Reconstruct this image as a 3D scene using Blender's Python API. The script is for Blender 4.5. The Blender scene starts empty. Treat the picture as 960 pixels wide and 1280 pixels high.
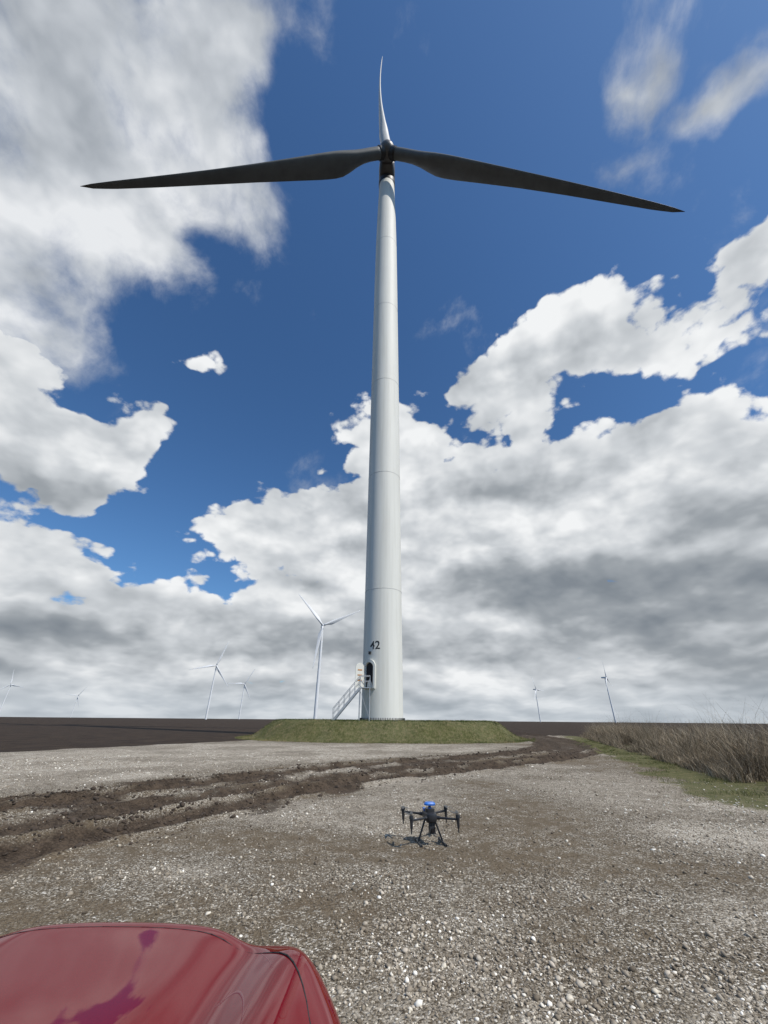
import bpy, math, random
import numpy as np
from mathutils import Vector, Matrix
random.seed(7); RNG=np.random.default_rng(11)
scene=bpy.context.scene
scene.view_settings.view_transform='Standard'; scene.view_settings.look='None'
scene.view_settings.exposure=0; scene.view_settings.gamma=1
CAMZ=1.65; PITCH=math.radians(28.4)

# ------------------------------------------------------------ helpers
class MB:
    def __init__(s): s.v=[]; s.f=[]; s.m=[]
    def add(s,vs,fs,mi=0):
        o=len(s.v); s.v+= [tuple(v) for v in vs]
        for f in fs: s.f.append(tuple(i+o for i in f)); s.m.append(mi)
    def box(s,c,size,M=None,mi=0):
        x,y,z=[a/2 for a in size]
        vs=[Vector((i*x,j*y,k*z)) for i in(-1,1) for j in(-1,1) for k in(-1,1)]
        if M is not None: vs=[M@v for v in vs]
        vs=[v+Vector(c) for v in vs]
        s.add(vs,[(0,1,3,2),(4,6,7,5),(0,4,5,1),(2,3,7,6),(0,2,6,4),(1,5,7,3)],mi)
    def tube(s,a,b,r,r2=None,n=10,mi=0):
        a=Vector(a); b=Vector(b); r2=r if r2 is None else r2
        d=(b-a).normalized(); u=d.orthogonal().normalized(); w=d.cross(u)
        vs=[];
        for p,q in((a,r),(b,r2)):
            for i in range(n):
                t=2*math.pi*i/n; vs.append(p+u*math.cos(t)*q+w*math.sin(t)*q)
        fs=[(i,(i+1)%n,n+(i+1)%n,n+i) for i in range(n)]
        fs+=[tuple(range(n-1,-1,-1)),tuple(range(n,2*n))]
        s.add(vs,fs,mi)
    def path(s,pts,r,n=8,mi=0):
        for a,b in zip(pts[:-1],pts[1:]): s.tube(a,b,r,n=n,mi=mi)
    def loft(s,rings,mi=0,caps=True):
        n=len(rings[0]); vs=[p for r in rings for p in r]; fs=[]
        for k in range(len(rings)-1):
            for i in range(n):
                j=(i+1)%n; fs.append((k*n+i,k*n+j,(k+1)*n+j,(k+1)*n+i))
        if caps:
            fs.append(tuple(range(n-1,-1,-1))); fs.append(tuple(range((len(rings)-1)*n,len(rings)*n)))
        s.add(vs,fs,mi)
    def obj(s,name,mats,parent=None,smooth=False,angle=None,loc=(0,0,0)):
        me=bpy.data.meshes.new(name); me.from_pydata(s.v,[],s.f)
        if not isinstance(mats,(list,tuple)): mats=[mats]
        for m in mats: me.materials.append(m)
        me.polygons.foreach_set('material_index',s.m)
        if smooth: me.shade_smooth()
        me.update()
        if smooth and angle: me.set_sharp_from_angle(angle=math.radians(angle))
        o=bpy.data.objects.new(name,me); scene.collection.objects.link(o); o.location=loc
        if parent: o.parent=parent
        return o
def empty(name,loc=(0,0,0)):
    o=bpy.data.objects.new(name,None); scene.collection.objects.link(o); o.location=loc; return o
def npmesh(name,V,F,mat,smooth=False):
    me=bpy.data.meshes.new(name); nv=len(V); nf=len(F); k=F.shape[1]
    me.vertices.add(nv); me.vertices.foreach_set('co',V.astype(np.float32).ravel())
    me.loops.add(nf*k); me.loops.foreach_set('vertex_index',F.astype(np.int32).ravel())
    me.polygons.add(nf); me.polygons.foreach_set('loop_start',np.arange(0,nf*k,k,dtype=np.int32))
    me.polygons.foreach_set('loop_total',np.full(nf,k,dtype=np.int32))
    if smooth: me.polygons.foreach_set('use_smooth',np.ones(nf,dtype=bool))
    me.materials.append(mat); me.update(calc_edges=True); me.validate()
    o=bpy.data.objects.new(name,me); scene.collection.objects.link(o); return o
def fattr(me,name,arr):
    a=me.attributes.new(name,'FLOAT','POINT'); a.data.foreach_set('value',arr.astype(np.float32))
def cattr(me,name,arr):
    a=me.attributes.new(name,'FLOAT_COLOR','POINT'); a.data.foreach_set('color',arr.astype(np.float32).ravel())

_T=np.random.default_rng(3).random((256,256))
def vn(x,y,s,o=0):
    x=x/s+o*17.3; y=y/s+o*9.1
    xi=np.floor(x).astype(int); yi=np.floor(y).astype(int); fx=x-xi; fy=y-yi
    fx=fx*fx*(3-2*fx); fy=fy*fy*(3-2*fy)
    g=lambda a,b:_T[a%256,b%256]
    return (g(xi,yi)*(1-fx)+g(xi+1,yi)*fx)*(1-fy)+(g(xi,yi+1)*(1-fx)+g(xi+1,yi+1)*fx)*fy
def fbm(x,y,s,o=0,n=4):
    r=0;a=.5;t=0
    for i in range(n): r=r+a*vn(x,y,s/2**i,o+i); t+=a; a*=.5
    return r/t
def sst(a,b,x):
    t=np.clip((x-a)/(b-a),0,1); return t*t*(3-2*t)

# ------------------------------------------------------------ node helpers
class NT:
    def __init__(s,tree): s.t=tree; s.n=tree.nodes; s.l=tree.links
    def node(s,ty,ins=None,**kw):
        n=s.n.new(ty)
        for k,v in kw.items(): setattr(n,k,v)
        if ins:
            for k,v in ins.items():
                if isinstance(v,bpy.types.NodeSocket): s.l.new(v,n.inputs[k])
                else: n.inputs[k].default_value=v
        return n
    def math(s,op,a,b=0.0,c=None,clamp=False):
        i={0:a,1:b}
        if c is not None: i[2]=c
        return s.node('ShaderNodeMath',i,operation=op,use_clamp=clamp).outputs[0]
    def vm(s,op,a,b=None,scale=None):
        i={0:a}
        if b is not None: i[1]=b
        n=s.node('ShaderNodeVectorMath',i,operation=op)
        if scale is not None:
            if isinstance(scale,bpy.types.NodeSocket): s.l.new(scale,n.inputs['Scale'])
            else: n.inputs['Scale'].default_value=scale
        return n.outputs['Value'] if op in('DOT_PRODUCT','LENGTH') else n.outputs[0]
    def mr(s,v,a,b,c=0.0,d=1.0,smooth=True):
        n=s.node('ShaderNodeMapRange',{0:v,1:a,2:b,3:c,4:d}); 
        if smooth: n.interpolation_type='SMOOTHSTEP'
        return n.outputs[0]
    def mix(s,f,a,b,bt='MIX'):
        n=s.node('ShaderNodeMix',None,data_type='RGBA',blend_type=bt)
        for i,v in((0,f),(6,a),(7,b)):
            if isinstance(v,bpy.types.NodeSocket): s.l.new(v,n.inputs[i])
            else: n.inputs[i].default_value=v if i==0 or len(v)==4 else (*v,1)
        return n.outputs[2]
    def noise(s,vec,scale,detail=4,rough=.5,dist=0.0,out=0):
        return s.node('ShaderNodeTexNoise',{'Vector':vec,'Scale':scale,'Detail':detail,'Roughness':rough,'Distortion':dist}).outputs[out]
    def ramp(s,f,stops):
        n=s.node('ShaderNodeValToRGB',{0:f}); e=n.color_ramp.elements
        while len(e)<len(stops): e.new(.5)
        for k,(p,c) in enumerate(stops): e[k].position=p; e[k].color=(*c,1)
        return n.outputs[0]
def mat(name):
    m=bpy.data.materials.new(name); m.use_nodes=True
    return m,NT(m.node_tree),m.node_tree.nodes['Principled BSDF']
def simple(name,col,rough=.5,metal=0,var=.12,scale=3.0,coat=0,bump=0,spec=.5):
    m,t,b=mat(name); tc=t.node('ShaderNodeTexCoord').outputs['Object']
    n=t.noise(tc,scale,4,.6)
    c=t.mix(t.mr(n,.3,.7),[x*(1-var) for x in col],[min(1,x*(1+var)) for x in col])
    t.l.new(c,b.inputs['Base Color']); b.inputs['Roughness'].default_value=rough
    b.inputs['Metallic'].default_value=metal; b.inputs['Coat Weight'].default_value=coat
    b.inputs['Specular IOR Level'].default_value=spec
    if bump:
        bp=t.node('ShaderNodeBump',{'Height':n,'Strength':bump,'Distance':.02}); t.l.new(bp.outputs[0],b.inputs['Normal'])
    return m

# ------------------------------------------------------------ camera
cd=bpy.data.cameras.new('camera'); cam=bpy.data.objects.new('camera',cd); scene.collection.objects.link(cam)
cd.sensor_fit='VERTICAL'; cd.sensor_height=36; cd.lens=13.53; cd.clip_start=.05; cd.clip_end=20000
cam.matrix_world=Matrix.Translation((0,0,CAMZ))@Matrix.Rotation(math.pi/2+PITCH,4,'X')@Matrix.Rotation(math.radians(.5),4,'Z')
scene.camera=cam

# ------------------------------------------------------------ sun + sky
SUN=Vector((.50,-.40,.76)).normalized()
el=math.asin(SUN.z); az=math.atan2(SUN.x,SUN.y)
sl=bpy.data.lights.new('sun','SUN'); sl.energy=4.3; sl.angle=math.radians(.5); sl.color=(1,.94,.86)
so=bpy.data.objects.new('sun',sl); scene.collection.objects.link(so)
so.rotation_euler=(-SUN).to_track_quat('-Z','Y').to_euler(); so.location=(20,-20,60)

w=bpy.data.worlds.new('World'); scene.world=w; w.use_nodes=True
try: w.cycles.sampling_method='NONE'
except Exception: pass
T=NT(w.node_tree); T.n.clear()
sky=T.node('ShaderNodeTexSky',sky_type='NISHITA',sun_disc=False,sun_elevation=el,sun_rotation=az,air_density=1.0,dust_density=.8,ozone_density=2.0)
d=T.vm('NORMALIZE',T.node('ShaderNodeTexCoord').outputs['Generated'])
# tangent chart of the sky round the turbine's part of the sky (28 deg up, due +Y)
cp,sp=math.cos(PITCH),math.sin(PITCH)
def sdir(a,b):
    X=(a-480)/481; U=(640-b)/481
    return Vector((X,cp-U*sp,sp+U*cp)).normalized()
warp=T.vm('SUBTRACT',T.noise(d,5.0,3,.6,out=1),(.5,.5,.5))
dw=T.vm('ADD',d,T.vm('SCALE',warp,scale=.17))
def blobs(lst):
    acc=None
    for (a,b,ra,rb,rot,st) in lst:
        c=sdir(a,b); r=math.radians(rot); h=20
        e1=(sdir(a+h*math.cos(r),b-h*math.sin(r))-c); k1=e1.length/h; e1.normalize()
        e2=c.cross(e1).normalized(); e1=e2.cross(c).normalized()
        k2=(sdir(a+h*math.sin(r),b+h*math.cos(r))-c).length/h
        M=Matrix((e1,e2,c)).transposed()
        m=T.node('ShaderNodeMapping',{'Vector':dw,'Location':c,'Rotation':M.to_euler('XYZ'),'Scale':(ra*k1,rb*k2,.7)},vector_type='TEXTURE')
        g=T.node('ShaderNodeTexGradient',{0:m.outputs[0]},gradient_type='SPHERICAL').outputs['Fac']
        acc=T.math('MULTIPLY',g,st) if acc is None else T.math('MULTIPLY_ADD',g,st,acc)
    return acc
cum=blobs([
 (830,630,360,160,0,2.6),(640,695,400,140,0,2.6),(930,690,280,240,0,2.4),(365,672,180,80,0,2.0),
 (490,560,130,95,0,1.8),(700,440,220,85,26,1.8),(600,475,90,50,0,1.1),(955,310,130,95,15,1.8),(880,425,160,70,15,1.2),
 (600,810,600,120,0,2.4),(340,800,230,70,0,1.6),(-20,520,260,150,-30,2.4),(120,580,130,70,-10,1.7),
 (30,770,310,120,0,2.8),(100,850,360,90,0,2.2),(20,680,140,60,0,1.2),(180,530,80,50,0,1.3),(640,525,130,60,10,.8),
 (260,455,100,34,-8,1.1),(480,890,1100,90,0,2.6),(-320,500,400,500,0,1.8),(1280,500,350,500,0,1.8)])
soft=blobs([(110,90,350,200,-25,2.0),(30,270,250,210,-50,2.0),(300,40,170,120,0,1.0),(330,260,80,110,0,1.1),
 (20,420,170,150,-20,1.8),(235,250,160,110,0,.75),(770,90,70,90,0,1.05),(880,120,100,42,22,1.2),(955,60,70,60,0,.7),
 (770,210,60,70,0,.5),(640,330,300,200,0,.25),(480,-700,500,500,0,1.2)])
gry=blobs([(790,740,340,65,0,1.9),(930,650,180,70,0,.9),(450,805,280,36,0,.9),(60,805,280,42,0,1.3),(900,830,300,50,0,1.0),
 (50,600,180,40,0,.8),(80,130,260,160,0,.75),(620,620,140,36,0,.5)])
dd=T.node('ShaderNodeSeparateXYZ',{0:T.vm('ADD',d,T.vm('SCALE',warp,scale=.04))})
zl=T.math('LOGARITHM',T.math('ADD',T.math('MAXIMUM',dd.outputs[2],0.0),.08),math.e)
dz=T.node('ShaderNodeCombineXYZ',{0:dd.outputs[0],1:dd.outputs[1],2:T.math('MULTIPLY_ADD',zl,.30,dd.outputs[2])}).outputs[0]
N1=T.noise(dz,4.8,10,.6)
pv=T.node('ShaderNodeTexVoronoi',{'Vector':dz,'Scale':12.0,'Detail':2.0,'Roughness':.6})
puff=T.math('SUBTRACT',1.0,pv.outputs['Distance'])
Nc=T.math('MULTIPLY_ADD',N1,.78,T.math('MULTIPLY',puff,.2))
NL=T.noise(dz,3.9,4,.5)
NLs=T.noise(T.vm('ADD',dz,tuple(Vector((.35,-.2,1.0)).normalized()*.06)),3.9,4,.5)
relief=T.math('SUBTRACT',NL,NLs)
V1=T.math('MULTIPLY_ADD',T.math('MINIMUM',cum,1.6),.56,T.math('MULTIPLY_ADD',Nc,1.75,.5-.49*1.75))
D1=T.mr(V1,.75,.89)
dm=T.node('ShaderNodeMapping',{'Vector':dz,'Rotation':(0,math.radians(40),0),'Scale':(1.25,1.0,.8)}).outputs[0]
N2=T.noise(dm,3.8,8,.6,.2)
V2=T.math('MULTIPLY_ADD',T.math('MINIMUM',soft,1.15),.50,T.math('MULTIPLY_ADD',N2,1.6,-.3))
D2=T.math('MULTIPLY',T.mr(V2,.64,1.18),.90)
D=T.math('MAXIMUM',D1,D2)
f=T.math('MULTIPLY_ADD',relief,1.9,.83)
f=T.math('MULTIPLY_ADD',T.math('SUBTRACT',Nc,.47),.85,f)
f=T.math('SUBTRACT',f,T.math('MULTIPLY',T.math('MINIMUM',gry,1.2),.52))
f=T.math('ADD',f,T.math('MULTIPLY',T.mr(V1,1.15,.8),.08),clamp=True)
ccol=T.ramp(f,[(0,(.22,.25,.285)),(.35,(.34,.37,.40)),(.7,(.60,.63,.66)),(1,(.89,.905,.915))])
hs=T.node('ShaderNodeHueSaturation',{'Saturation':1.08,'Value':.108,'Color':sky.outputs[0]}).outputs[0]
hs=T.mix(1.0,hs,(.64,.90,1.11),'MULTIPLY')
col=T.mix(D,hs,ccol)
zz=T.node('ShaderNodeSeparateXYZ',{0:d}).outputs[2]
col=T.mix(T.math('MULTIPLY',T.mr(zz,.10,.0),.42),col,(.42,.49,.56))
bg=T.node('ShaderNodeBackground',{'Color':col,'Strength':1.0})
out=T.node('ShaderNodeOutputWorld',{0:bg.outputs[0]})

# ------------------------------------------------------------ terrain functions
TRK=np.array([(-13,-6),(-9.6,3),(-6.9,8.3),(-5.6,10.4),(-3.9,13.1),(-.9,16.8),(4.3,21.4),(9.2,26),(13.2,32),(16.2,41),(19,58),(24,110)],float)
def catmull(P,n=10):
    o=[]
    Q=np.vstack([2*P[0]-P[1],P,2*P[-1]-P[-2]])
    for i in range(1,len(Q)-2):
        for k in range(n):
            t=k/n
            o.append(.5*((2*Q[i])+(-Q[i-1]+Q[i+1])*t+(2*Q[i-1]-5*Q[i]+4*Q[i+1]-Q[i+2])*t*t+(-Q[i-1]+3*Q[i]-3*Q[i+1]+Q[i+2])*t**3))
    o.append(P[-1]); return np.array(o)
TP=catmull(TRK)
def trackdist(x,y):
    s=np.full(x.shape,99.0)
    m=(x>-30)&(x<45)&(y>-10)&(y<115)
    px=x[m];py=y[m]; best=np.full(px.shape,1e9); sg=np.zeros(px.shape)
    for a,b in zip(TP[:-1],TP[1:]):
        ab=b-a; L=ab@ab
        t=np.clip(((px-a[0])*ab[0]+(py-a[1])*ab[1])/L,0,1)
        dx=px-a[0]-t*ab[0]; dy=py-a[1]-t*ab[1]; q=dx*dx+dy*dy
        cr=np.sign(ab[0]*dy-ab[1]*dx); k=q<best
        best[k]=q[k]; sg[k]=cr[k]
    s[m]=np.sqrt(best)*sg; return s
MC=(0.3,50.0)
def mound(x,y):
    q=(np.abs((x-MC[0])/14.6)**2.6+np.abs((y-MC[1])/13.2)**2.6)**(1/2.6)
    return q+(fbm(x,y,3.0,5)-.5)*.05
RUTS=((1.05,.38,1.0),(-1.0,.44,1.0),(2.1,.28,.85),(-2.25,.36,.95))
def rutmask(x,y,s):
    ws=s+(fbm(x,y,5.0,90,2)-.5)*.5; m=np.zeros(s.shape)
    for c,wd,st in RUTS: m=np.maximum(m,st*np.exp(-((ws-c)/wd)**2))
    return m,ws
def terrain(x,y):
    s=trackdist(x,y); a=np.abs(s)
    u=(fbm(x,y,2.6,1)-.5)*.05+(fbm(x,y,.5,2,3)-.5)*.02
    near=sst(70,25,np.hypot(x,y)); h=u*near
    cl=(fbm(x,y,.35,8,3)-.5)
    band=sst(2.9,2.2,a); rm,ws=rutmask(x,y,s)
    h+=band*(.03+cl*.06); h-=.125*rm
    for c,wd,st in RUTS[:4]:
        for e in(-1,1): h+=.07*st*np.exp(-((ws-c-e*wd*1.45)/.11)**2)*(.3+1.3*fbm(x,y,.6,95,2))
    q=mound(x,y); h+=1.56*sst(1.0,.80,q)
    h+=sst(1.03,.86,q)*(fbm(x,y,.8,12,3)-.5)*.20*sst(.7,.85,q)
    R=np.hypot(x,y)
    h+=sst(80,900,R)*( (fbm(x,y,420,20,3)-.5)*2.2 + .9*sst(0,-900,x)-.4)
    return h,s,q
def zones(x,y,s,q):
    a=np.abs(s); e=(fbm(x,y,1.4,30)-.5)
    wl=np.where(y<14,2.9,2.4)
    band=sst(wl+.5,wl-.3,a+e*1.6); rm,_=rutmask(x,y,s)
    tr=np.clip(band*(.18+.45*sst(.4,.65,fbm(x,y,1.3,33))+.25*sst(26,34,y))+rm*1.25*sst(3.3,2.7,a),0,1)
    fl=(x+20)*(14.4)/16.2-(y-23.6)*7.4/16.2
    left=sst(.6,-.6,fl+e*1.5)
    right=sst(-.5,.5,(x-(11.6+(y-13)*.33))-4.5+e*2)
    back=sst(57,61,y+e*3)
    fd=np.maximum(np.maximum(left,back),np.maximum(right,sst(24,26,np.abs(x)-0*y)*(y>30)))
    fd=fd*(q>1.02)
    mg=sst(1.05,.99,q)
    verge=sst(-2.6,-.6,x-(10.2+(y-13)*.33)+e*2.5)*sst(1,0,fd)*(y>3)
    ring=sst(1.13,1.03,q+e*.12)
    g=np.maximum(np.maximum(mg,verge*.85),ring*.55)
    P=sst(.38,.66,fbm(x,y,2.4,40))*.7
    P=np.maximum(P,sst(0,2.5,s-2.2)*sst(40,32,y)*(.62+.38*sst(.35,.6,fbm(x,y,2.2,44)))*(s<90))
    for (cx,cy,r,st) in((-2.5,6.3,.9,.95),(5.6,8.2,2.4,1),(8,11,2.5,.95),(3.6,5.2,1.4,.9),(-1.2,10.2,1.3,.8),(2.3,3.6,1.2,.8),(4.5,4.0,1.5,.8)):
        P=np.maximum(P,st*np.exp(-(((x-cx)/r)**2+((y-cy)/(r*.7))**2)))
    for (cx,cy,rx,ry,st) in((-.5,5.3,.9,.9,1),(3.3,10,1.1,3.5,1),(2.6,6.8,.8,1.2,.7),(-4,7.2,1.5,1.5,.9),(-3.2,4.6,1.2,.6,.6),(1.6,4.4,.5,.8,.6)):
        P=P*(1-st*np.exp(-(((x-cx)/rx)**2+((y-cy)/ry)**2)))
    return tr*(1-mg),fd,g,P,band

# ------------------------------------------------------------ ground material
def ground_material():
    m,t,b=mat('ground_soil_gravel')
    P=t.node('ShaderNodeTexCoord').outputs['Object']
    z=t.node('ShaderNodeAttribute',attribute_name='zone'); sx=t.node('ShaderNodeSeparateColor',{0:z.outputs['Color']})
    pal=z.outputs['Alpha']
    big=t.noise(P,.55,3,.6); mid=t.noise(P,3.5,5,.62); fine=t.noise(P,28,4,.65)
    e=t.math('MULTIPLY_ADD',mid,.6,-.3)
    tr=t.mr(t.math('ADD',sx.outputs[0],e),.25,.65)
    fd=t.mr(t.math('ADD',sx.outputs[1],e),.4,.6)
    gr=t.mr(t.math('ADD',sx.outputs[2],t.math('MULTIPLY_ADD',mid,1.0,-.5)),.4,.62)
    Pd=t.vm('ADD',P,t.vm('SCALE',t.noise(P,14,1,.5,out=1),scale=.03))
    v1=t.node('ShaderNodeTexVoronoi',{'Vector':Pd,'Scale':55.0}); v2=t.node('ShaderNodeTexVoronoi',{'Vector':Pd,'Scale':24.0})
    r1=t.node('ShaderNodeSeparateColor',{0:v1.outputs['Color']}); r2=t.node('ShaderNodeSeparateColor',{0:v2.outputs['Color']})
    stops=[(0,(.062,.049,.033)),(.35,(.165,.138,.10)),(.7,(.33,.29,.225)),(.88,(.57,.52,.43)),(1,(.84,.80,.71))]
    g1=t.ramp(r1.outputs[0],stops); g2=t.ramp(r2.outputs[0],stops)
    m2=t.math('MULTIPLY',t.mr(v2.outputs['Distance'],.42,.30),t.mr(r2.outputs[1],.45,.5))
    grav=t.mix(m2,g1,g2)
    dark=t.mr(v1.outputs['Distance'],.35,.75)
    grav=t.mix(t.math('MULTIPLY',dark,.55),grav,(.055,.042,.028))
    soil=t.mix(t.mr(fine,.3,.7),(.082,.060,.036),(.20,.155,.10))
    cov=t.mr(t.math('ADD',t.math('MULTIPLY_ADD',pal,.45,t.math('MULTIPLY',mid,.7)),t.math('MULTIPLY',big,.35)),.42,.72)
    base=t.mix(t.math('MULTIPLY_ADD',cov,.8,.15),soil,grav)
    base=t.mix(t.math('MULTIPLY',t.mr(pal,.4,1.0),t.math('MULTIPLY',t.mr(t.math('ADD',r1.outputs[1],t.math('MULTIPLY_ADD',mid,1.2,-.6)),.25,.8),.75)),base,(.68,.62,.52))
    base=t.mix(t.mr(t.math('MULTIPLY_ADD',mid,.6,t.math('MULTIPLY',big,.4)),.36,.60,.42,0.0),base,(.115,.086,.054))
    tcol=t.mix(t.mr(t.math('MULTIPLY_ADD',fine,.5,t.math('MULTIPLY',mid,.5)),.38,.62),(.026,.018,.012),(.085,.061,.041))
    base=t.mix(t.math('MULTIPLY',tr,.96),base,tcol)
    fcol=t.mix(t.mr(t.math('MULTIPLY_ADD',fine,.4,t.math('MULTIPLY',big,.6)),.35,.65),(.020,.013,.009),(.050,.034,.022))
    base=t.mix(fd,base,fcol)
    gc=t.ramp(t.math('MULTIPLY_ADD',fine,.5,t.math('MULTIPLY',mid,.5)),[(.3,(.033,.036,.013)),(.44,(.068,.080,.022)),(.54,(.12,.115,.045)),(.66,(.20,.16,.085))])
    base=t.mix(t.math('MULTIPLY',gr,.9),base,gc)
    t.l.new(base,b.inputs['Base Color']); b.inputs['Roughness'].default_value=.92; b.inputs['Specular IOR Level'].default_value=.2
    notg=t.math('SUBTRACT',1.0,t.math('MAXIMUM',tr,fd),clamp=True)
    h=t.math('MULTIPLY',t.math('SUBTRACT',1.0,v1.outputs['Distance']),t.math('MULTIPLY',notg,.45))
    h=t.math('MULTIPLY_ADD',t.math('MULTIPLY',m2,notg),.6,h)
    h=t.math('MULTIPLY_ADD',fine,1.1,h); h=t.math('MULTIPLY_ADD',mid,t.math('MULTIPLY_ADD',t.math('MAXIMUM',tr,fd),3.0,.6),h)
    bp=t.node('ShaderNodeBump',{'Height':h,'Strength':.9,'Distance':.026}); t.l.new(bp.outputs[0],b.inputs['Normal'])
    return m
GM=ground_material()
def axis(pos_end,neg_end,d0,kp,kn,start=0):
    a=[start]; 
    while a[-1]<pos_end: a.append(a[-1]+max(d0,kp*abs(a[-1])))
    c=[start]
    while c[-1]>-neg_end: c.append(c[-1]-max(d0,kn*abs(c[-1])))
    return np.array(c[:0:-1]+a)
X=axis(4200,4200,.07,.022,.022); Y=axis(4500,400,.07,.0105,.06,2.0)
gx,gy=np.meshgrid(X,Y); sh=gx.shape; x=gx.ravel(); y=gy.ravel()
h,s_,q_=terrain(x,y); tr,fd,gr,pa,bd=zones(x,y,s_,q_)
idx=np.arange(x.size).reshape(sh)
F=np.stack([idx[:-1,:-1],idx[:-1,1:],idx[1:,1:],idx[1:,:-1]],-1).reshape(-1,4)
V=np.stack([x,y,h],-1); C=np.stack([tr,fd,gr,pa],-1)
mm=(q_<1.04)
fm=mm[F].all(1); ft=(bd[F].mean(1)>.5)&~fm; ff=(fd[F].mean(1)>.5)&~fm&~ft
for name,sel in(('ground',~(fm|ft|ff)),('grass_mound',fm),('dirt_track',ft),('plowed_field',ff)):
    f=F[sel]; u,inv=np.unique(f,return_inverse=True)
    o=npmesh(name,V[u],inv.reshape(f.shape),GM,True); cattr(o.data,'zone',C[u])

# ------------------------------------------------------------ loose stones
def ico():
    t=(1+5**.5)/2
    v=np.array([(-1,t,0),(1,t,0),(-1,-t,0),(1,-t,0),(0,-1,t),(0,1,t),(0,-1,-t),(0,1,-t),(t,0,-1),(t,0,1),(-t,0,-1),(-t,0,1)],float)
    v/=np.linalg.norm(v[0])
    f=np.array([(0,11,5),(0,5,1),(0,1,7),(0,7,10),(0,10,11),(1,5,9),(5,11,4),(11,10,2),(10,7,6),(7,1,8),(3,9,4),(3,4,2),(3,2,6),(3,6,8),(3,8,9),(4,9,5),(2,4,11),(6,2,10),(8,6,7),(9,8,1)])
    return v,f
iv,if_=ico()
def scatter_stones(name,px,py,size,tone,material):
    n=len(px); hz,_,_=terrain(px,py)
    sc=size[:,None]*np.stack([RNG.uniform(.7,1.35,n),RNG.uniform(.6,1.1,n),RNG.uniform(.4,.8,n)],-1)
    vv=iv[None]*(1+RNG.uniform(-.28,.28,(n,12,1)))*sc[:,None,:]
    a=RNG.uniform(0,2*np.pi,n); ca,sa=np.cos(a)[:,None],np.sin(a)[:,None]
    tl=RNG.uniform(-.4,.4,n)[:,None]
    x0=vv[...,0]*ca-vv[...,1]*sa; y0=vv[...,0]*sa+vv[...,1]*ca; z0=vv[...,2]+x0*tl
    VV=np.stack([x0+px[:,None],y0+py[:,None],z0+(hz+sc[:,2]*.35)[:,None]],-1).reshape(-1,3)
    FF=(if_[None]+(np.arange(n)*12)[:,None,None]).reshape(-1,3)
    o=npmesh(name,VV,FF,material); fattr(o.data,'tone',np.repeat(tone,12)); return o
sm,t,b=mat('stone')
ta=t.node('ShaderNodeAttribute',attribute_name='tone').outputs['Fac']
c=t.ramp(ta,[(0,(.070,.054,.037)),(.3,(.19,.157,.115)),(.6,(.35,.305,.24)),(.82,(.60,.55,.46)),(1,(.85,.82,.75))])
c=t.mix(.25,c,t.ramp(t.noise(t.node('ShaderNodeTexCoord').outputs['Object'],90,2),[(.3,(.05,.04,.03)),(.7,(.5,.46,.4))]),'OVERLAY')
t.l.new(c,b.inputs['Base Color']); b.inputs['Roughness'].default_value=.85
n=190000
r=np.exp(RNG.uniform(np.log(2.0),np.log(26),n)); th=RNG.uniform(-1.15,1.15,n)
px=r*np.sin(th); py=r*np.cos(th); s=trackdist(px,py); q=mound(px,py); ztr,zfd,zg,zp,_=zones(px,py,s,q)
prob=(.24+.85*zp)*(1-.95*ztr)*(1-zfd)*(1-.8*zg)*(.2+1.3*sst(.35,.65,fbm(px,py,.7,60)))
k=RNG.random(n)<prob; px,py,r,zp=px[k],py[k],r[k],zp[k]; n=len(px)
size=np.clip(RNG.lognormal(math.log(.0070),.52,n),.003,.026)*(1+r*.022)
tone=np.clip(RNG.beta(1.5,2.2,n)+.28*zp,0,1)
scatter_stones('gravel',px,py,size,tone,sm)
n=9000; i=RNG.integers(0,len(TP)-35,n); dirv=TP[i+1]-TP[i]; dirv/=np.linalg.norm(dirv,axis=1)[:,None]
offv=RNG.choice([-1,1],n)*np.abs(RNG.normal(1.5,.75,n)); al=RNG.uniform(0,1,n)
P2=TP[i]*(1-al[:,None])+TP[i+1]*al[:,None]+np.stack([-dirv[:,1],dirv[:,0]],-1)*offv[:,None]
k=(P2[:,1]>4); P2=P2[k]
cm=simple('mud',(.05,.036,.025),.9,var=.4,scale=12)
scatter_stones('mud_clods',P2[:,0],P2[:,1],np.clip(RNG.lognormal(math.log(.020),.5,len(P2)),.008,.07),RNG.random(len(P2)),cm)

# ------------------------------------------------------------ grass and weeds
def blades(name,px,py,H,W,lean,tone,material,seg=2):
    n=len(px); hz,_,_=terrain(px,py); a=RNG.uniform(0,2*np.pi,n); la=RNG.uniform(0,2*np.pi,n)
    V=[];
    for j in range(seg+1):
        t=j/seg; ww=W*(1-t*.85)*.5; bx=px+np.cos(la)*lean*H*t*t; by=py+np.sin(la)*lean*H*t*t; bz=hz-.01+H*t*(1-.25*lean*t)
        V.append(np.stack([bx-np.cos(a)*ww,by-np.sin(a)*ww,bz],-1)); V.append(np.stack([bx+np.cos(a)*ww,by+np.sin(a)*ww,bz],-1))
    V=np.stack(V,1).reshape(-1,3); k=2*(seg+1)
    f=np.array([(2*j,2*j+1,2*j+3,2*j+2) for j in range(seg)])
    FF=(f[None]+(np.arange(n)*k)[:,None,None]).reshape(-1,4)
    o=npmesh(name,V,FF,material); fattr(o.data,'tone',np.repeat(tone,k)); return o
def tonemat(name,stops):
    m,t,b=mat(name); a=t.node('ShaderNodeAttribute',attribute_name='tone').outputs['Fac']
    t.l.new(t.ramp(a,stops),b.inputs['Base Color']); b.inputs['Roughness'].default_value=.8; b.inputs['Specular IOR Level'].default_value=.2
    return m
gmat=tonemat('grass',[(0,(.035,.042,.013)),(.4,(.070,.095,.024)),(.7,(.14,.145,.05)),(1,(.30,.24,.13))])
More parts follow.
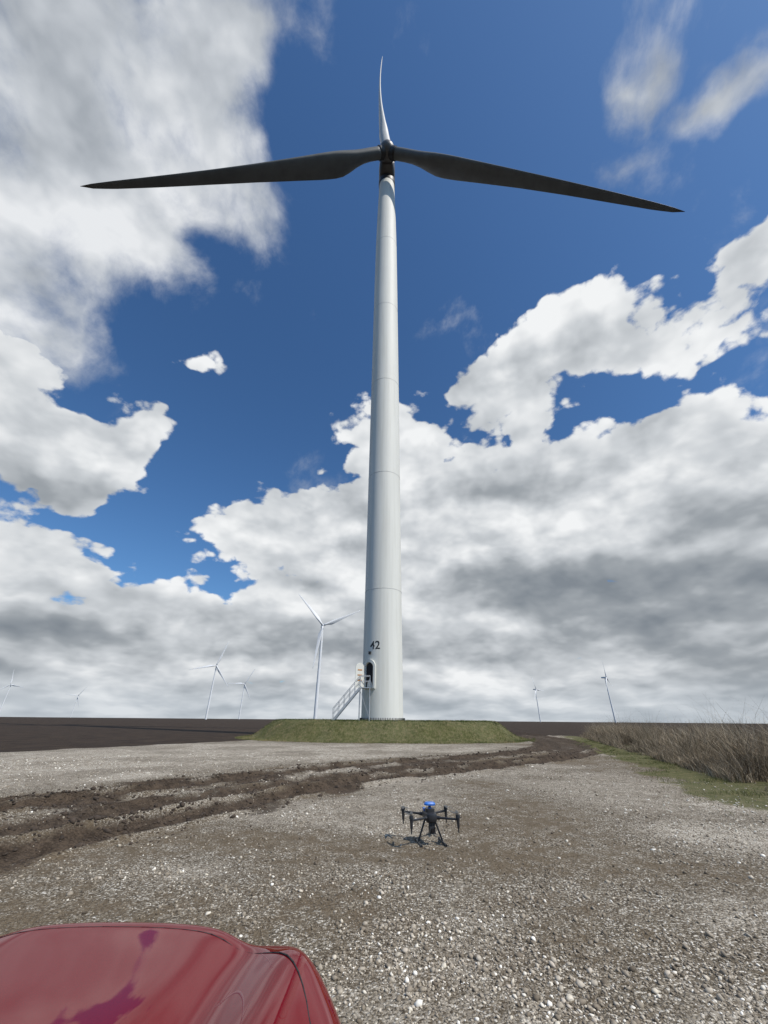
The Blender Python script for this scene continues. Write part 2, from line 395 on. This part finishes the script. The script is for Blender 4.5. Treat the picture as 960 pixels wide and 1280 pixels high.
wmat=tonemat('dry_stems',[(0,(.06,.043,.03)),(.4,(.18,.14,.09)),(.75,(.36,.29,.20)),(1,(.60,.52,.39))])
n=120000; px=RNG.uniform(-16,17,n); py=RNG.uniform(35,62,n); q=mound(px,py)
k=(q<1.06)&((q>.6)|(RNG.random(n)<.25))&(np.hypot(px,py-45)>2.7)&(RNG.random(n)<.20+.9*sst(.35,.6,fbm(px,py,1.2,71))); px,py=px[k],py[k]
tn=np.clip(fbm(px,py,1.6,70)*1.8-.3+RNG.normal(0,.15,len(px)),0,1)
blades('mound_grass',px,py,RNG.uniform(.04,.20,len(px))*(.6+.9*fbm(px,py,.9,77)),np.full(len(px),.022),.6,tn,gmat)
n=60000; py=7+RNG.random(n)**1.3*40; ln=10.2+(py-13)*.33; px=ln+RNG.uniform(-2.6,2.0,n)
k=RNG.random(n)<sst(.42,.62,fbm(px,py,.9,72))*sst(-2.6,-.3,px-ln); px,py=px[k],py[k]
blades('verge_grass',px,py,RNG.uniform(.04,.16,len(px)),np.full(len(px),.010),.8,np.clip(RNG.normal(.55,.25,len(px)),0,1),gmat)
n=160000; py=8.5+RNG.random(n)**1.4*46; ln=10.5+(py-13)*.33; wd=RNG.random(n)*6.8; px=ln+wd
cl=fbm(px,py,1.3,80,3); k=RNG.random(n)<sst(.36,.56,cl); px,py,wd,cl=px[k],py[k],wd[k],cl[k]
H=(.36+.92*sst(0,1.8,wd))*RNG.uniform(.4,1.0,len(px))*(.40+1.2*sst(.4,.7,cl))
tall=RNG.random(len(px))<.015; H[tall]*=1.7
blades('dry_weeds',px,py,H,RNG.uniform(.006,.022,len(px)),RNG.uniform(.1,1.1,len(px)),np.clip(RNG.normal(.52,.28,len(px)),0,1),wmat,3)

# ------------------------------------------------------------ turbines
def towermat():
    m,t,b=mat('turbine_white_paint'); P=t.node('ShaderNodeTexCoord').outputs['Object']
    st=t.node('ShaderNodeMapping',{'Vector':P,'Scale':(1.6,1.6,.06)}).outputs[0]
    n=t.noise(st,1.2,5,.6); n2=t.noise(P,.25,3,.5)
    c=t.mix(t.math('MULTIPLY',t.mr(n,.42,.72),.5),(.66,.66,.61),(.48,.475,.42)); c=t.mix(t.math('MULTIPLY',t.mr(n2,.3,.7),.5),c,(.62,.62,.575))
    t.l.new(c,b.inputs['Base Color']); b.inputs['Roughness'].default_value=.62; b.inputs['Specular IOR Level'].default_value=.3
    return m
WM=towermat(); BM=simple('blade_gelcoat_painted_shade',(.12,.125,.125),.5,var=.12,scale=.3,spec=.25)  # side blades: white gelcoat darkened, underside shade put into the colour
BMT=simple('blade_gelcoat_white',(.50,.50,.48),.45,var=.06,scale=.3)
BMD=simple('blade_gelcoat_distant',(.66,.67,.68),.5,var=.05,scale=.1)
DK=simple('dark_steel',(.03,.032,.035),.5,var=.3); GV=simple('galvanised_steel',(.45,.46,.47),.45,.5,var=.15,scale=8)
NM=simple('nacelle_grey',(.11,.112,.115),.45,var=.15,scale=.6)
FN=24; FO=[]
for i in range(FN):
    a=2*math.pi*i/FN; c=.5*(1-math.cos(a)); yt=.6*(.2969*c**.5-.126*c-.3516*c*c+.2843*c**3-.1015*c**4)
    FO.append((a,c,yt if a<=math.pi else -yt))
def blade_mesh(mb,hub,tip,cdir,bend,L,chs=1.0,n=34,twist=16):
    er=(tip-hub).normalized(); cdir=(cdir-er*cdir.dot(er)).normalized(); td=er.cross(cdir)
    rings=[]
    prof=[(0,2.5),(.04,2.5),(.09,3.1),(.14,4.2),(.19,4.75),(.25,4.6),(.35,3.95),(.5,3.05),(.65,2.35),(.8,1.75),(.92,1.2),(.97,.75),(.995,.25),(1,.06)]
    for k in range(n+1):
        u=k/n
        ch=np.interp(u,[a for a,_ in prof],[b for _,b in prof])*chs
        rnd=1-min(1,max(0,(u-.04)/.15)); rnd=rnd*rnd*(3-2*rnd)
        th=np.interp(u,[0,.2,.4,1],[1,.34,.24,.16])
        tw=math.radians(twist)*(1-u)**2
        c2=cdir*math.cos(tw)+td*math.sin(tw); t2=-cdir*math.sin(tw)+td*math.cos(tw)
        ctr=hub+er*(1.2+u*(L-1.2))+td*bend*(u*u-u)
        ring=[]
        for (a,c,yt) in FO:
            fx=(c-.30)*ch; fy=(yt/.06*.5)*ch*th
            r0=1.25*chs; qx=-math.cos(a)*r0; qy=math.sin(a)*r0
            ring.append(ctr+c2*(fx*(1-rnd)+qx*rnd)+t2*(fy*(1-rnd)+qy*rnd))
        rings.append(ring)
    mb.loft(rings)
def circ(c,r,n=48): return [Vector((c[0]+r*math.cos(2*math.pi*i/n),c[1]+r*math.sin(2*math.pi*i/n),c[2])) for i in range(n)]

# main turbine
TB=Vector((0,45,1.56)); HUB=Vector((0,39.8,118.8+CAMZ)); main=empty('wind_turbine',TB)
def chl(o): o.parent=main; o.matrix_parent_inverse=Matrix.Translation(-TB); return o
mb=MB(); prof=[(0,2.17),(14,2.17),(40,2.19),(70,2.20),(88,2.18),(100,2.06),(108,1.93),(115.3,1.80)]
zs=np.unique(np.concatenate([np.linspace(-.3,115.3,60)])); 
mb.loft([circ((0,45,1.56+z),float(np.interp(z,[a for a,_ in prof],[b for _,b in prof])),72) for z in zs])
chl(mb.obj('tower',WM,smooth=True,angle=40))
mb=MB()
for z in (13.4,29.5,47,66,88):
    R=float(np.interp(z,[a for a,_ in prof],[b for _,b in prof]))
    mb.loft([circ((0,45,1.56+z-.035),R+.001,72),circ((0,45,1.56+z-.02),R+.018,72),circ((0,45,1.56+z+.02),R+.018,72),circ((0,45,1.56+z+.035),R+.001,72)],caps=False)
chl(mb.obj('weld_seams',simple('seam_paint',(.50,.50,.47),.6),smooth=True))
mb=MB()
mb.loft([circ((0,45,1.2),2.62,72),circ((0,45,1.60),2.62,72),circ((0,45,1.60),2.1,72)],caps=False)
chl(mb.obj('concrete_plinth',simple('concrete',(.30,.29,.27),.9,var=.2)))
mb=MB()
mb.loft([circ((0,45,1.60),2.42,72),circ((0,45,1.66),2.42,72),circ((0,45,1.66),2.16,72)],caps=False)
for i in range(84):
    a=2*math.pi*i/84; p=Vector((2.32*math.cos(a),45+2.32*math.sin(a),1.64)); mb.tube(p,p+Vector((0,0,.2)),.035,n=6)
chl(mb.obj('base_flange_bolts',DK))
def rrect(w,hh,y,z,n=32,e=4):
    o=[]
    for i in range(n):
        a=2*math.pi*i/n; c,s=math.cos(a),math.sin(a)
        o.append(Vector((w*math.copysign(abs(c)**(2/e),c),y,z+hh*math.copysign(abs(s)**(2/e),s))))
    return o
hz=HUB.z
mb=MB(); mb.loft([rrect(1.2,1.2,41.0,hz,e=2),rrect(1.75,1.8,41.5,hz,e=2.6),rrect(1.95,2.0,43,hz),rrect(2.0,2.05,47,hz+.1),rrect(1.9,1.95,53,hz+.25),rrect(1.6,1.6,54.5,hz+.35),rrect(.8,.9,54.9,hz+.35)])
mb.box((0,50.5,hz+2.5),(2.6,3.4,.9)); mb.tube((.6,53.5,hz+2.2),(.6,53.5,hz+4),.05); mb.tube((-.6,53.5,hz+2.2),(-.6,53.5,hz+4),.05)
chl(mb.obj('nacelle',NM,smooth=True,angle=40))
mb=MB(); mb.loft([circ((0,45,hz-3.9),1.82),circ((0,45,hz-3.5),2.0),circ((0,45,hz-1.8),2.0)])
chl(mb.obj('yaw_bearing',DK,smooth=True,angle=40))
mb=MB(); rg=[]
for yy,r in((41.4,1.35),(41.1,1.75),(40.3,1.95),(39.4,1.9),(38.6,1.6),(38.0,1.1),(37.7,.55),(37.62,.1)):
    rg.append([Vector((r*math.cos(2*math.pi*i/32),yy,hz+r*math.sin(2*math.pi*i/32)-(41-yy)*-.04)) for i in range(32)])
mb.loft(rg); chl(mb.obj('hub_spinner',NM,smooth=True,angle=50))
tips=[Vector((55.1,35.9,83+CAMZ)),Vector((-55.6,33.5,84.7+CAMZ)),Vector((-1.7,38.5,184.9+CAMZ))]
for i,tp in enumerate(tips):
    er=(tp-HUB).normalized()
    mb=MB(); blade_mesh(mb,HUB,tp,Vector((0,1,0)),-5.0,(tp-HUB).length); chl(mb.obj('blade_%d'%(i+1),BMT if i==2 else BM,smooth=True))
    mb=MB(); mb.tube(HUB+er*1.2,HUB+er*2.25,1.42,1.42,n=32); mb.tube(HUB+er*2.25,HUB+er*2.5,1.36,1.3,n=32)
    chl(mb.obj('pitch_bearing_%d'%(i+1),DK,smooth=True,angle=40))
# door
def cyl(a,hh,r,th0): 
    th=th0+a/2.17; return Vector((-r*math.sin(th),45-r*math.cos(th),hh))
TH=math.radians(38); ZD=4.55
def arch(w,h0,n=14,z0=0):
    pts=[(-w/2,z0)]+[(-w/2,z0+(h0-w/2)*k/6) for k in range(1,6)]
    for i in range(n+1):
        a=math.pi-math.pi*i/n; pts.append((w/2*math.cos(a),h0-w/2+w/2*math.sin(a)))
    pts+=[(w/2,z0+(h0-w/2)*k/6) for k in range(5,0,-1)]+[(w/2,z0)]
    return pts
A=arch(1.4,2.75,z0=-.1); B=arch(1.02,2.45,z0=.02)
mb=MB(); n=len(A); vs=[cyl(-a,ZD+z,2.12,TH) for a,z in A]+[cyl(-a,ZD+z,2.40,TH) for a,z in A]+[cyl(-a,ZD+z,2.40,TH) for a,z in B]+[cyl(-a,ZD+z,2.18,TH) for a,z in B]
mb.add(vs,[(k*n+i,k*n+(i+1)%n,(k+1)*n+(i+1)%n,(k+1)*n+i) for k in range(3) for i in range(n)])
chl(mb.obj('door_frame',WM))
mb=MB(); mb.add([cyl(-a,ZD+z,2.19,TH) for a,z in B]+[cyl(0,ZD+1.2,2.19,TH)],[(i,(i+1)%n,n) for i in range(n)])
chl(mb.obj('door_shade_panel',simple('painted_interior_shade',(.012,.012,.014),.9)))  # closed dark panel, its colour stands in for the shaded open doorway
nn=Vector((-math.sin(TH),-math.cos(TH),0)); tt=Vector((-math.cos(TH),math.sin(TH),0))
hinge=Vector((0,45,0))+nn*2.35+tt*.62
Md=Matrix((( (nn*.9+tt*.43).normalized()), (tt*.9-nn*.43).normalized(), Vector((0,0,1)))).transposed()
mb=MB(); dc=hinge+(nn*.9+tt*.43).normalized()*.5; ar=arch(.98,2.4)
vs=[Vector((dc.x,dc.y,ZD))+Md@Vector((a,-.03,z)) for a,z in ar]+[Vector((dc.x,dc.y,ZD))+Md@Vector((a,.03,z)) for a,z in ar]; n=len(ar)
mb.add(vs,[tuple(range(n)),tuple(range(2*n-1,n-1,-1))]+[(i,(i+1)%n,n+(i+1)%n,n+i) for i in range(n)])
for zz_ in (.7,1.2,1.7): mb.box(Vector((dc.x,dc.y,ZD+zz_))+Md@Vector((0,0,0)),(.5,.09,.12),Md,1)
chl(mb.obj('door_leaf',[WM,simple('door_label',(.45,.22,.08),.6)]))
p=cyl(0,ZD+3.35,2.17,TH); mb=MB(); mb.tube(p,p+nn*.16,.11,.13,n=14); mb.box(p+nn*.1+Vector((0,0,.14)),(.3,.3,.06)); chl(mb.obj('door_lamp',DK))
# number
cu=bpy.data.curves.new('number','FONT'); cu.body='42'; cu.size=1.2; cu.align_x='CENTER'; cu.offset=.012
to=bpy.data.objects.new('tower_number',cu); scene.collection.objects.link(to); bpy.context.view_layer.update()
me=bpy.data.meshes.new_from_object(to.evaluated_get(bpy.context.evaluated_depsgraph_get())); bpy.data.objects.remove(to)
for v in me.vertices: 
    p=cyl(-v.co.x,8.3+v.co.y,2.186,math.radians(23)); v.co=p
me.materials.clear(); me.materials.append(simple('black_paint',(.015,.015,.017),.5)); o=bpy.data.objects.new('tower_number',me); scene.collection.objects.link(o); chl(o)
# stairs
mb=MB(); pc=Vector((0,45,0))+nn*2.95; y0,y1=pc.y-.5,pc.y+.45; xa=pc.x+.55; xb=pc.x-.45; xc=xb-2.55; zb=1.6
mb.box(((xa+xb)/2,(y0+y1)/2,ZD-.06),(xa-xb,y1-y0,.06))
N=15
for i in range(1,N):
    f_=i/N; mb.box((xb+(xc-xb)*f_,(y0+y1)/2,ZD-.05+(zb-ZD)*f_),(.23,y1-y0-.06,.035))
for yy in(y0,y1):
    dv=Vector((xc-xb,0,zb-ZD)); L_=dv.length
    Mx=Matrix.Rotation(math.atan2(-(dv.z),dv.x),3,'Y')
    mb.box(((xb+xc)/2,yy,(ZD+zb)/2-.08),(L_,.05,.2),Mx)
    for hh,rr in((1.05,.028),(.55,.02)):
        mb.path([(xa,yy,ZD+hh),(xb,yy,ZD+hh),(xc,yy,zb+hh)],rr)
    for i in range(6):
        f_=i/5; x_=xb+(xc-xb)*f_; z_=ZD+(zb-ZD)*f_; mb.tube((x_,yy,z_-.1),(x_,yy,z_+1.05),.024)
    mb.tube((xa,yy,ZD-.05),(xa,yy,ZD+1.05),.024)
for hx in (xa,xb): 
    for yy in (y0,y1): mb.tube((hx,yy,1.5),(hx,yy,ZD-.05),.04)
mb.tube((xa,y0,1.8),(xb,y0,ZD-.2),.02)
chl(mb.obj('stairs',GV))

def far_turbine(X_,Y_,angs,yaw=0.0,L=58,Hh=118):
    z0=float(terrain(np.array([X_],float),np.array([Y_],float))[0][0])
    e=empty('wind_turbine',(X_,Y_,z0)); e.rotation_euler=(0,0,yaw)
    mb=MB(); mb.loft([circ((0,0,z),r,24) for z,r in((-3,2.3),(40,2.1),(80,1.75),(Hh-2,1.4))]); mb.obj('tower',BMD,e,True,40)
    mb=MB(); mb.loft([rrect(1.2,1.3,-2.2,Hh),rrect(1.9,1.9,-1.6,Hh),rrect(2,2,4,Hh),rrect(1.7,1.7,9.5,Hh+.2),rrect(1.2,1.2,10,Hh+.2)]); mb.obj('nacelle',BMD,e,True,40)
    rg=[[Vector((r*math.cos(2*math.pi*i/16),yy,Hh+r*math.sin(2*math.pi*i/16))) for i in range(16)] for yy,r in((-2.2,1.5),(-3.6,1.9),(-5,1.2),(-5.6,.2))]
    mb=MB(); mb.loft(rg); mb.obj('hub_spinner',BMD,e,True,50)
    hb=Vector((0,-3.8,Hh))
    for i,a in enumerate(angs):
        a=math.radians(a); er=Vector((math.cos(a),-.03,math.sin(a))); td=Vector((math.sin(a),0,-math.cos(a)))
        mb=MB(); blade_mesh(mb,hb,hb+er*L,td,1.5,L,1.1,16,25); mb.obj('blade_%d'%(i+1),BMD,e,True)
far_turbine(-85,554,(25,133,261),.25)
far_turbine(-414,1028,(72,191,308),.2,62)
far_turbine(-522,1595,(60,180,300),.1,66)
far_turbine(-1532,1742,(350,100,215),.1,60)
far_turbine(-1857,2608,(55,175,295),.1,70)
far_turbine(-2330,2560,(60,180,300),.1,60)
far_turbine(663,1242,(100,220,340),.9,60)
far_turbine(628,1735,(115,235,355),.7,60)

# ------------------------------------------------------------ drone
dr=empty('drone',(.76,7.62,float(terrain(np.array([.76]),np.array([7.62]))[0][0]))); dr.rotation_euler=(0,0,math.radians(8))
CB=simple('drone_black_plastic',(.022,.023,.026),.42,var=.2,scale=20); BL=simple('drone_blue_cap',(.02,.14,.50),.4,var=.15,scale=20)
GL=simple('camera_glass',(.01,.01,.012),.08,var=.05)
def rr2(w,l,z,n=24,e=4,cx=0,cy=0):
    o=[]
    for i in range(n):
        a=2*math.pi*i/n; c,s=math.cos(a),math.sin(a)
        o.append(Vector((cx+w*math.copysign(abs(c)**(2/e),c),cy+l*math.copysign(abs(s)**(2/e),s),z)))
    return o
mb=MB(); mb.loft([rr2(.06,.13,.27),rr2(.085,.18,.29),rr2(.095,.20,.34),rr2(.085,.19,.385),rr2(.06,.15,.40)]); mb.obj('body',CB,dr,True,45)
mb=MB(); mb.loft([rr2(.07,.07,.398,cy=-.03),rr2(.07,.07,.44,cy=-.03)]);mb.tube((0,-.03,.44),(0,-.03,.455),.03,n=16,mi=1); mb.tube((0,-.03,.455),(0,-.03,.50),.02,n=12)
mb.loft([rr2(.085,.055,.48,cy=-.03,e=3),rr2(.09,.06,.50,cy=-.03,e=3),rr2(.07,.045,.52,cy=-.03,e=3)],mi=1)
mb.box((-.05,.09,.41),(.05,.12,.03),mi=1); mb.box((.05,.09,.41),(.05,.12,.03),mi=1)
mb.obj('battery_and_antenna',[CB,BL],dr)
mb=MB(); mp=MB()
for sx in(-1,1):
    for sy in(-1,1):
        a=Vector((sx*.07,sy*.14,.34)); b_=Vector((sx*.36,sy*.33,.345)); mb.tube(a,b_,.016,.014,n=12); mb.tube(a,a+(b_-a)*.18,.026,.022,n=12)
        mb.tube(b_-Vector((0,0,.10)),b_+Vector((0,0,.02)),.018,.026,n=14); mb.tube(b_+Vector((0,0,.02)),b_+Vector((0,0,.06)),.034,.03,n=18)
        mb.tube(b_-Vector((0,0,.16)),b_-Vector((0,0,.10)),.008,.012,n=8)
        for kk,an in enumerate((.25,-.2)):
            an+=math.pi/2*(-1 if sy>0 else 1)
            dv=Vector((math.cos(an)*1,math.sin(an),0)); pv_=Vector((-dv.y,dv.x,0)); c0=b_+Vector((0,0,.066+.006*kk)); 
            pr=[(0,.010),(.05,.026),(.12,.022),(.24,.010),(.26,.003)]
            vs=[c0+dv*t_+pv_*w_ for t_,w_ in pr]+[c0+dv*t_-pv_*w_+Vector((0,0,.004)) for t_,w_ in pr]
            mp.add(vs,[(i,i+1,i+6,i+5) for i in range(4)])
    top=Vector((sx*.075,0,.30)); kn=Vector((sx*.19,0,.03))
    mb.tube(top,kn,.015,.013,n=12); mb.path([kn+Vector((0,-.22,-.012)),kn+Vector((0,.22,-.012))],.012,10)
    mb.tube(kn+Vector((0,-.22,-.012)),kn+Vector((0,-.17,-.012)),.017,n=10); mb.tube(kn+Vector((0,.22,-.012)),kn+Vector((0,.17,-.012)),.017,n=10)
mb.obj('arms_motors_legs',CB,dr,True,45); mp.obj('propellers',CB,dr)
mb=MB(); mb.box((0,-.13,.235),(.10,.02,.09)); mb.box((0,-.13,.19),(.09,.09,.085)); mb.tube((0,-.175,.19),(0,-.195,.19),.028,n=18,mi=1); mb.tube((.03,-.175,.215),(.03,-.185,.215),.01,n=10,mi=1); mb.tube((0,-.13,.22),(0,-.13,.29),.02,n=12)
mb.obj('gimbal_camera',[CB,GL],dr)

# ------------------------------------------------------------ car
car=empty('parked_car',(-.915,.02,.012))
pm,t,b=mat('red_car_paint'); P=t.node('ShaderNodeTexCoord').outputs['Object']
c=t.mix(t.mr(t.noise(P,900,1),.35,.65),(.125,.0006,.004),(.165,.0012,.007)); t.l.new(c,b.inputs['Base Color'])
b.inputs['Metallic'].default_value=.0; b.inputs['Roughness'].default_value=.7; b.inputs['Specular IOR Level'].default_value=.0
b.inputs['Coat Weight'].default_value=.75; b.inputs['Coat Roughness'].default_value=.008; b.inputs['Coat IOR'].default_value=1.33
gl=simple('car_glass',(.015,.017,.018),.05,var=.05); rub=simple('rubber',(.02,.02,.02),.8); rim=simple('alloy',(.45,.45,.46),.3,.9)
lens=simple('headlight_lens',(.25,.26,.28),.06,.2); tail=simple('tail_lens',(.35,.01,.01),.1)
def outline(w,yf,yb,nf=2.8,af=1.2,nb=3.2,ab=.6,n=48):
    o=[]
    for i in range(n*2):
        a=math.pi*i/n+math.pi/(2*n)
        c,s=math.cos(a),math.sin(a)
        if s>=0: o.append((w*math.copysign(abs(c)**(2/nf),c),yf-af+af*abs(s)**(2/nf)))
        else: o.append((w*math.copysign(abs(c)**(2/nb),c),yb+ab-ab*abs(s)**(2/nb)))
    return o
def hoodz(x,y):
    base=.965+.05*sst(1.95,.9,np.array(y))
    r=.038*math.exp(-((abs(x)-.66)/.095)**2)*float(sst(1.98,1.6,np.array(y)))-.022*math.exp(-((abs(x)-.46)/.08)**2)
    return float(base)+.022*(1-(x/.9)**2)+r
rings=[]
for z,w_,yf,yb in((.20,.80,1.98,-2.30),(.26,.86,2.10,-2.38),(.42,.895,2.16,-2.42),(.58,.905,2.15,-2.42),(.72,.915,2.10,-2.40),(.82,.915,2.04,-2.38),(.89,.905,1.995,-2.36)):
    rings.append([Vector((x_,y_,z)) for x_,y_ in outline(w_,yf,yb)])
def capy(y_,ins): return -.2+(y_+.2)*(1-(.905-ins)/2.0 if ins>.8 else (1-(.905-.82)/2.0)*(ins/.82))
for ins,dz_ in((.895,-.045),(.875,-.018),(.85,-.004),(.82,0),(.78,0),(.74,0),(.70,0),(.66,0),(.62,0),(.58,0),(.54,0),(.50,0),(.46,0),(.36,0),(.26,0),(.16,0),(.06,0)):
    k=ins/.905; ring=[]
    for x_,y_ in outline(.905*1,1.995,-2.36):
        xx=x_*k; yy=capy(y_,ins)
        ring.append(Vector((xx,yy,hoodz(xx,yy)+dz_)))
    rings.append(ring)
mb=MB(); mb.loft(rings)
bo=mb.obj('body',pm,car,True)
sb=bo.modifiers.new('sub','SUBSURF'); sb.levels=1; sb.render_levels=2
def hl(pts,r,name,m_): 
    q=MB(); q.path(pts,r,6); return q.obj(name,m_,car,True)
# bonnet shut line: follows the nose outline, inset, then runs back along the wing
ol=[(x_*.80/.905,(y_+.2)*.948-.2) for x_,y_ in outline(.905,1.995,-2.36)]
ol=[p for p in ol if p[1]>1.30]; ol.sort(key=lambda p:p[0])
ol=[(-.775,.75)]+[(-.79,1.0),(-.796,1.2)]+ol+[(.796,1.2),(.79,1.0),(.775,.75)]
hl([(x_,y_,hoodz(x_,y_)-.0014) for x_,y_ in ol],.0024,'hood_gap',rub)
# greenhouse
mb=MB(); rr=[]
for z,w_,yf,yb in((.98,.80,.86,-2.02),(1.10,.775,.62,-1.98),(1.25,.72,.33,-1.90),(1.40,.65,.05,-1.78),(1.455,.60,-.10,-1.68)):
    rr.append([Vector((x_,y_,z)) for x_,y_ in outline(w_,yf,yb,3.6,.5,3.6,.4)])
mb.loft(rr); mb.obj('windows',gl,car,True,50)
mb=MB(); rr=[]
for z,w_,yf,yb in((1.45,.612,-.07,-1.70),(1.475,.60,-.13,-1.68),(1.495,.50,-.30,-1.55),(1.505,.25,-.6,-1.2)):
    rr.append([Vector((x_,y_,z)) for x_,y_ in outline(w_,yf,yb,3.6,.5,3.6,.4)])
mb.loft(rr); 
for s in(-1,1):
    mb.path([(s*.74,.68,1.03),(s*.70,.36,1.2),(s*.64,.08,1.36),(s*.57,-.12,1.46)],.032,8)
    mb.path([(s*.80,-.62,1.0),(s*.735,-.64,1.25),(s*.61,-.66,1.455)],.03,8)
    mb.path([(s*.73,-1.86,1.0),(s*.66,-1.78,1.25),(s*.56,-1.62,1.46)],.05,8)
mb.obj('roof_and_pillars',pm,car,True,50)
mb=MB()
for s in(-1,1):
    for yy in(1.28,-1.45):
        mb.tube((s*.72,yy,.33),(s*.925,yy,.33),.33,.33,n=40); mb.tube((s*.70,yy,.33),(s*.931,yy,.33),.215,.20,n=30,mi=1)
        for k in range(5):
            a=2*math.pi*k/5; mb.tube((s*.935,yy,.33),(s*.933,yy+.18*math.cos(a),.33+.18*math.sin(a)),.022,n=6,mi=1)
        for i in range(19):
            a=math.pi*i/19; a2=math.pi*(i+1)/19
            mb.tube((s*.905,yy+.37*math.cos(a),.33+.37*math.sin(a)),(s*.905,yy+.37*math.cos(a2),.33+.37*math.sin(a2)),.022,n=6)
mb.obj('wheels',[rub,rim],car,True,40)
mb=MB()
for s in(-1,1):
    rg=[]
    for z,w_,yf in((.665,.912,2.125),(.70,.916,2.112),(.76,.917,2.078),(.80,.917,2.055)):
        pts=[(x_*1.004,y_+.006) for x_,y_ in outline(w_,yf,-2.4) if y_>1.35 and x_*s>.52]; pts.sort(key=lambda p:abs(p[0])); rg.append([Vector((a_,b_,z)) for a_,b_ in pts])
    m_=min(len(r_) for r_ in rg); vs=[p for r_ in rg for p in r_[:m_]]
    mb.add(vs,[(k*m_+i,k*m_+i+1,(k+1)*m_+i+1,(k+1)*m_+i) for k in range(3) for i in range(m_-1)])
mb.obj('headlights',lens,car)
mb=MB(); mb.box((0,2.12,.62),(.9,.09,.16)); mb.box((0,2.13,.36),(1.2,.09,.14)); 
for k in range(4): mb.box((0,2.168,.57+.035*k),(.86,.01,.008),mi=1)
mb.box((0,2.185,.46),(.52,.012,.11),mi=2); mb.obj('grille_and_plate',[rub,rim,simple('plate_white',(.75,.75,.75),.5)],car)
mb=MB()
for s in(-1,1): mb.box((s*.70,-2.35,.80),(.32,.10,.16))
mb.obj('tail_lights',tail,car)
mb=MB()
for s in(-1,1):
    mb.loft([rr2(.10,.05,1.02,cx=s*.93,cy=.55,e=3),rr2(.12,.07,1.08,cx=s*.93,cy=.55,e=3),rr2(.10,.05,1.16,cx=s*.93,cy=.55,e=3)]); mb.tube((s*.78,.55,1.0),(s*.9,.55,1.05),.02)
mb.obj('mirrors',pm,car,True,50)
for s in(-1,1):
    hl([(s*.918,.55,.95),(s*.921,.5,.6),(s*.91,.45,.35),(s*.91,-.5,.35),(s*.92,-.52,.6),(s*.917,-.52,.95)],.003,'door_gap',rub)
    mbx=MB(); mbx.box((s*.925,-.35,.82),(.03,.18,.025)); mbx.obj('door_handle',pm,car)
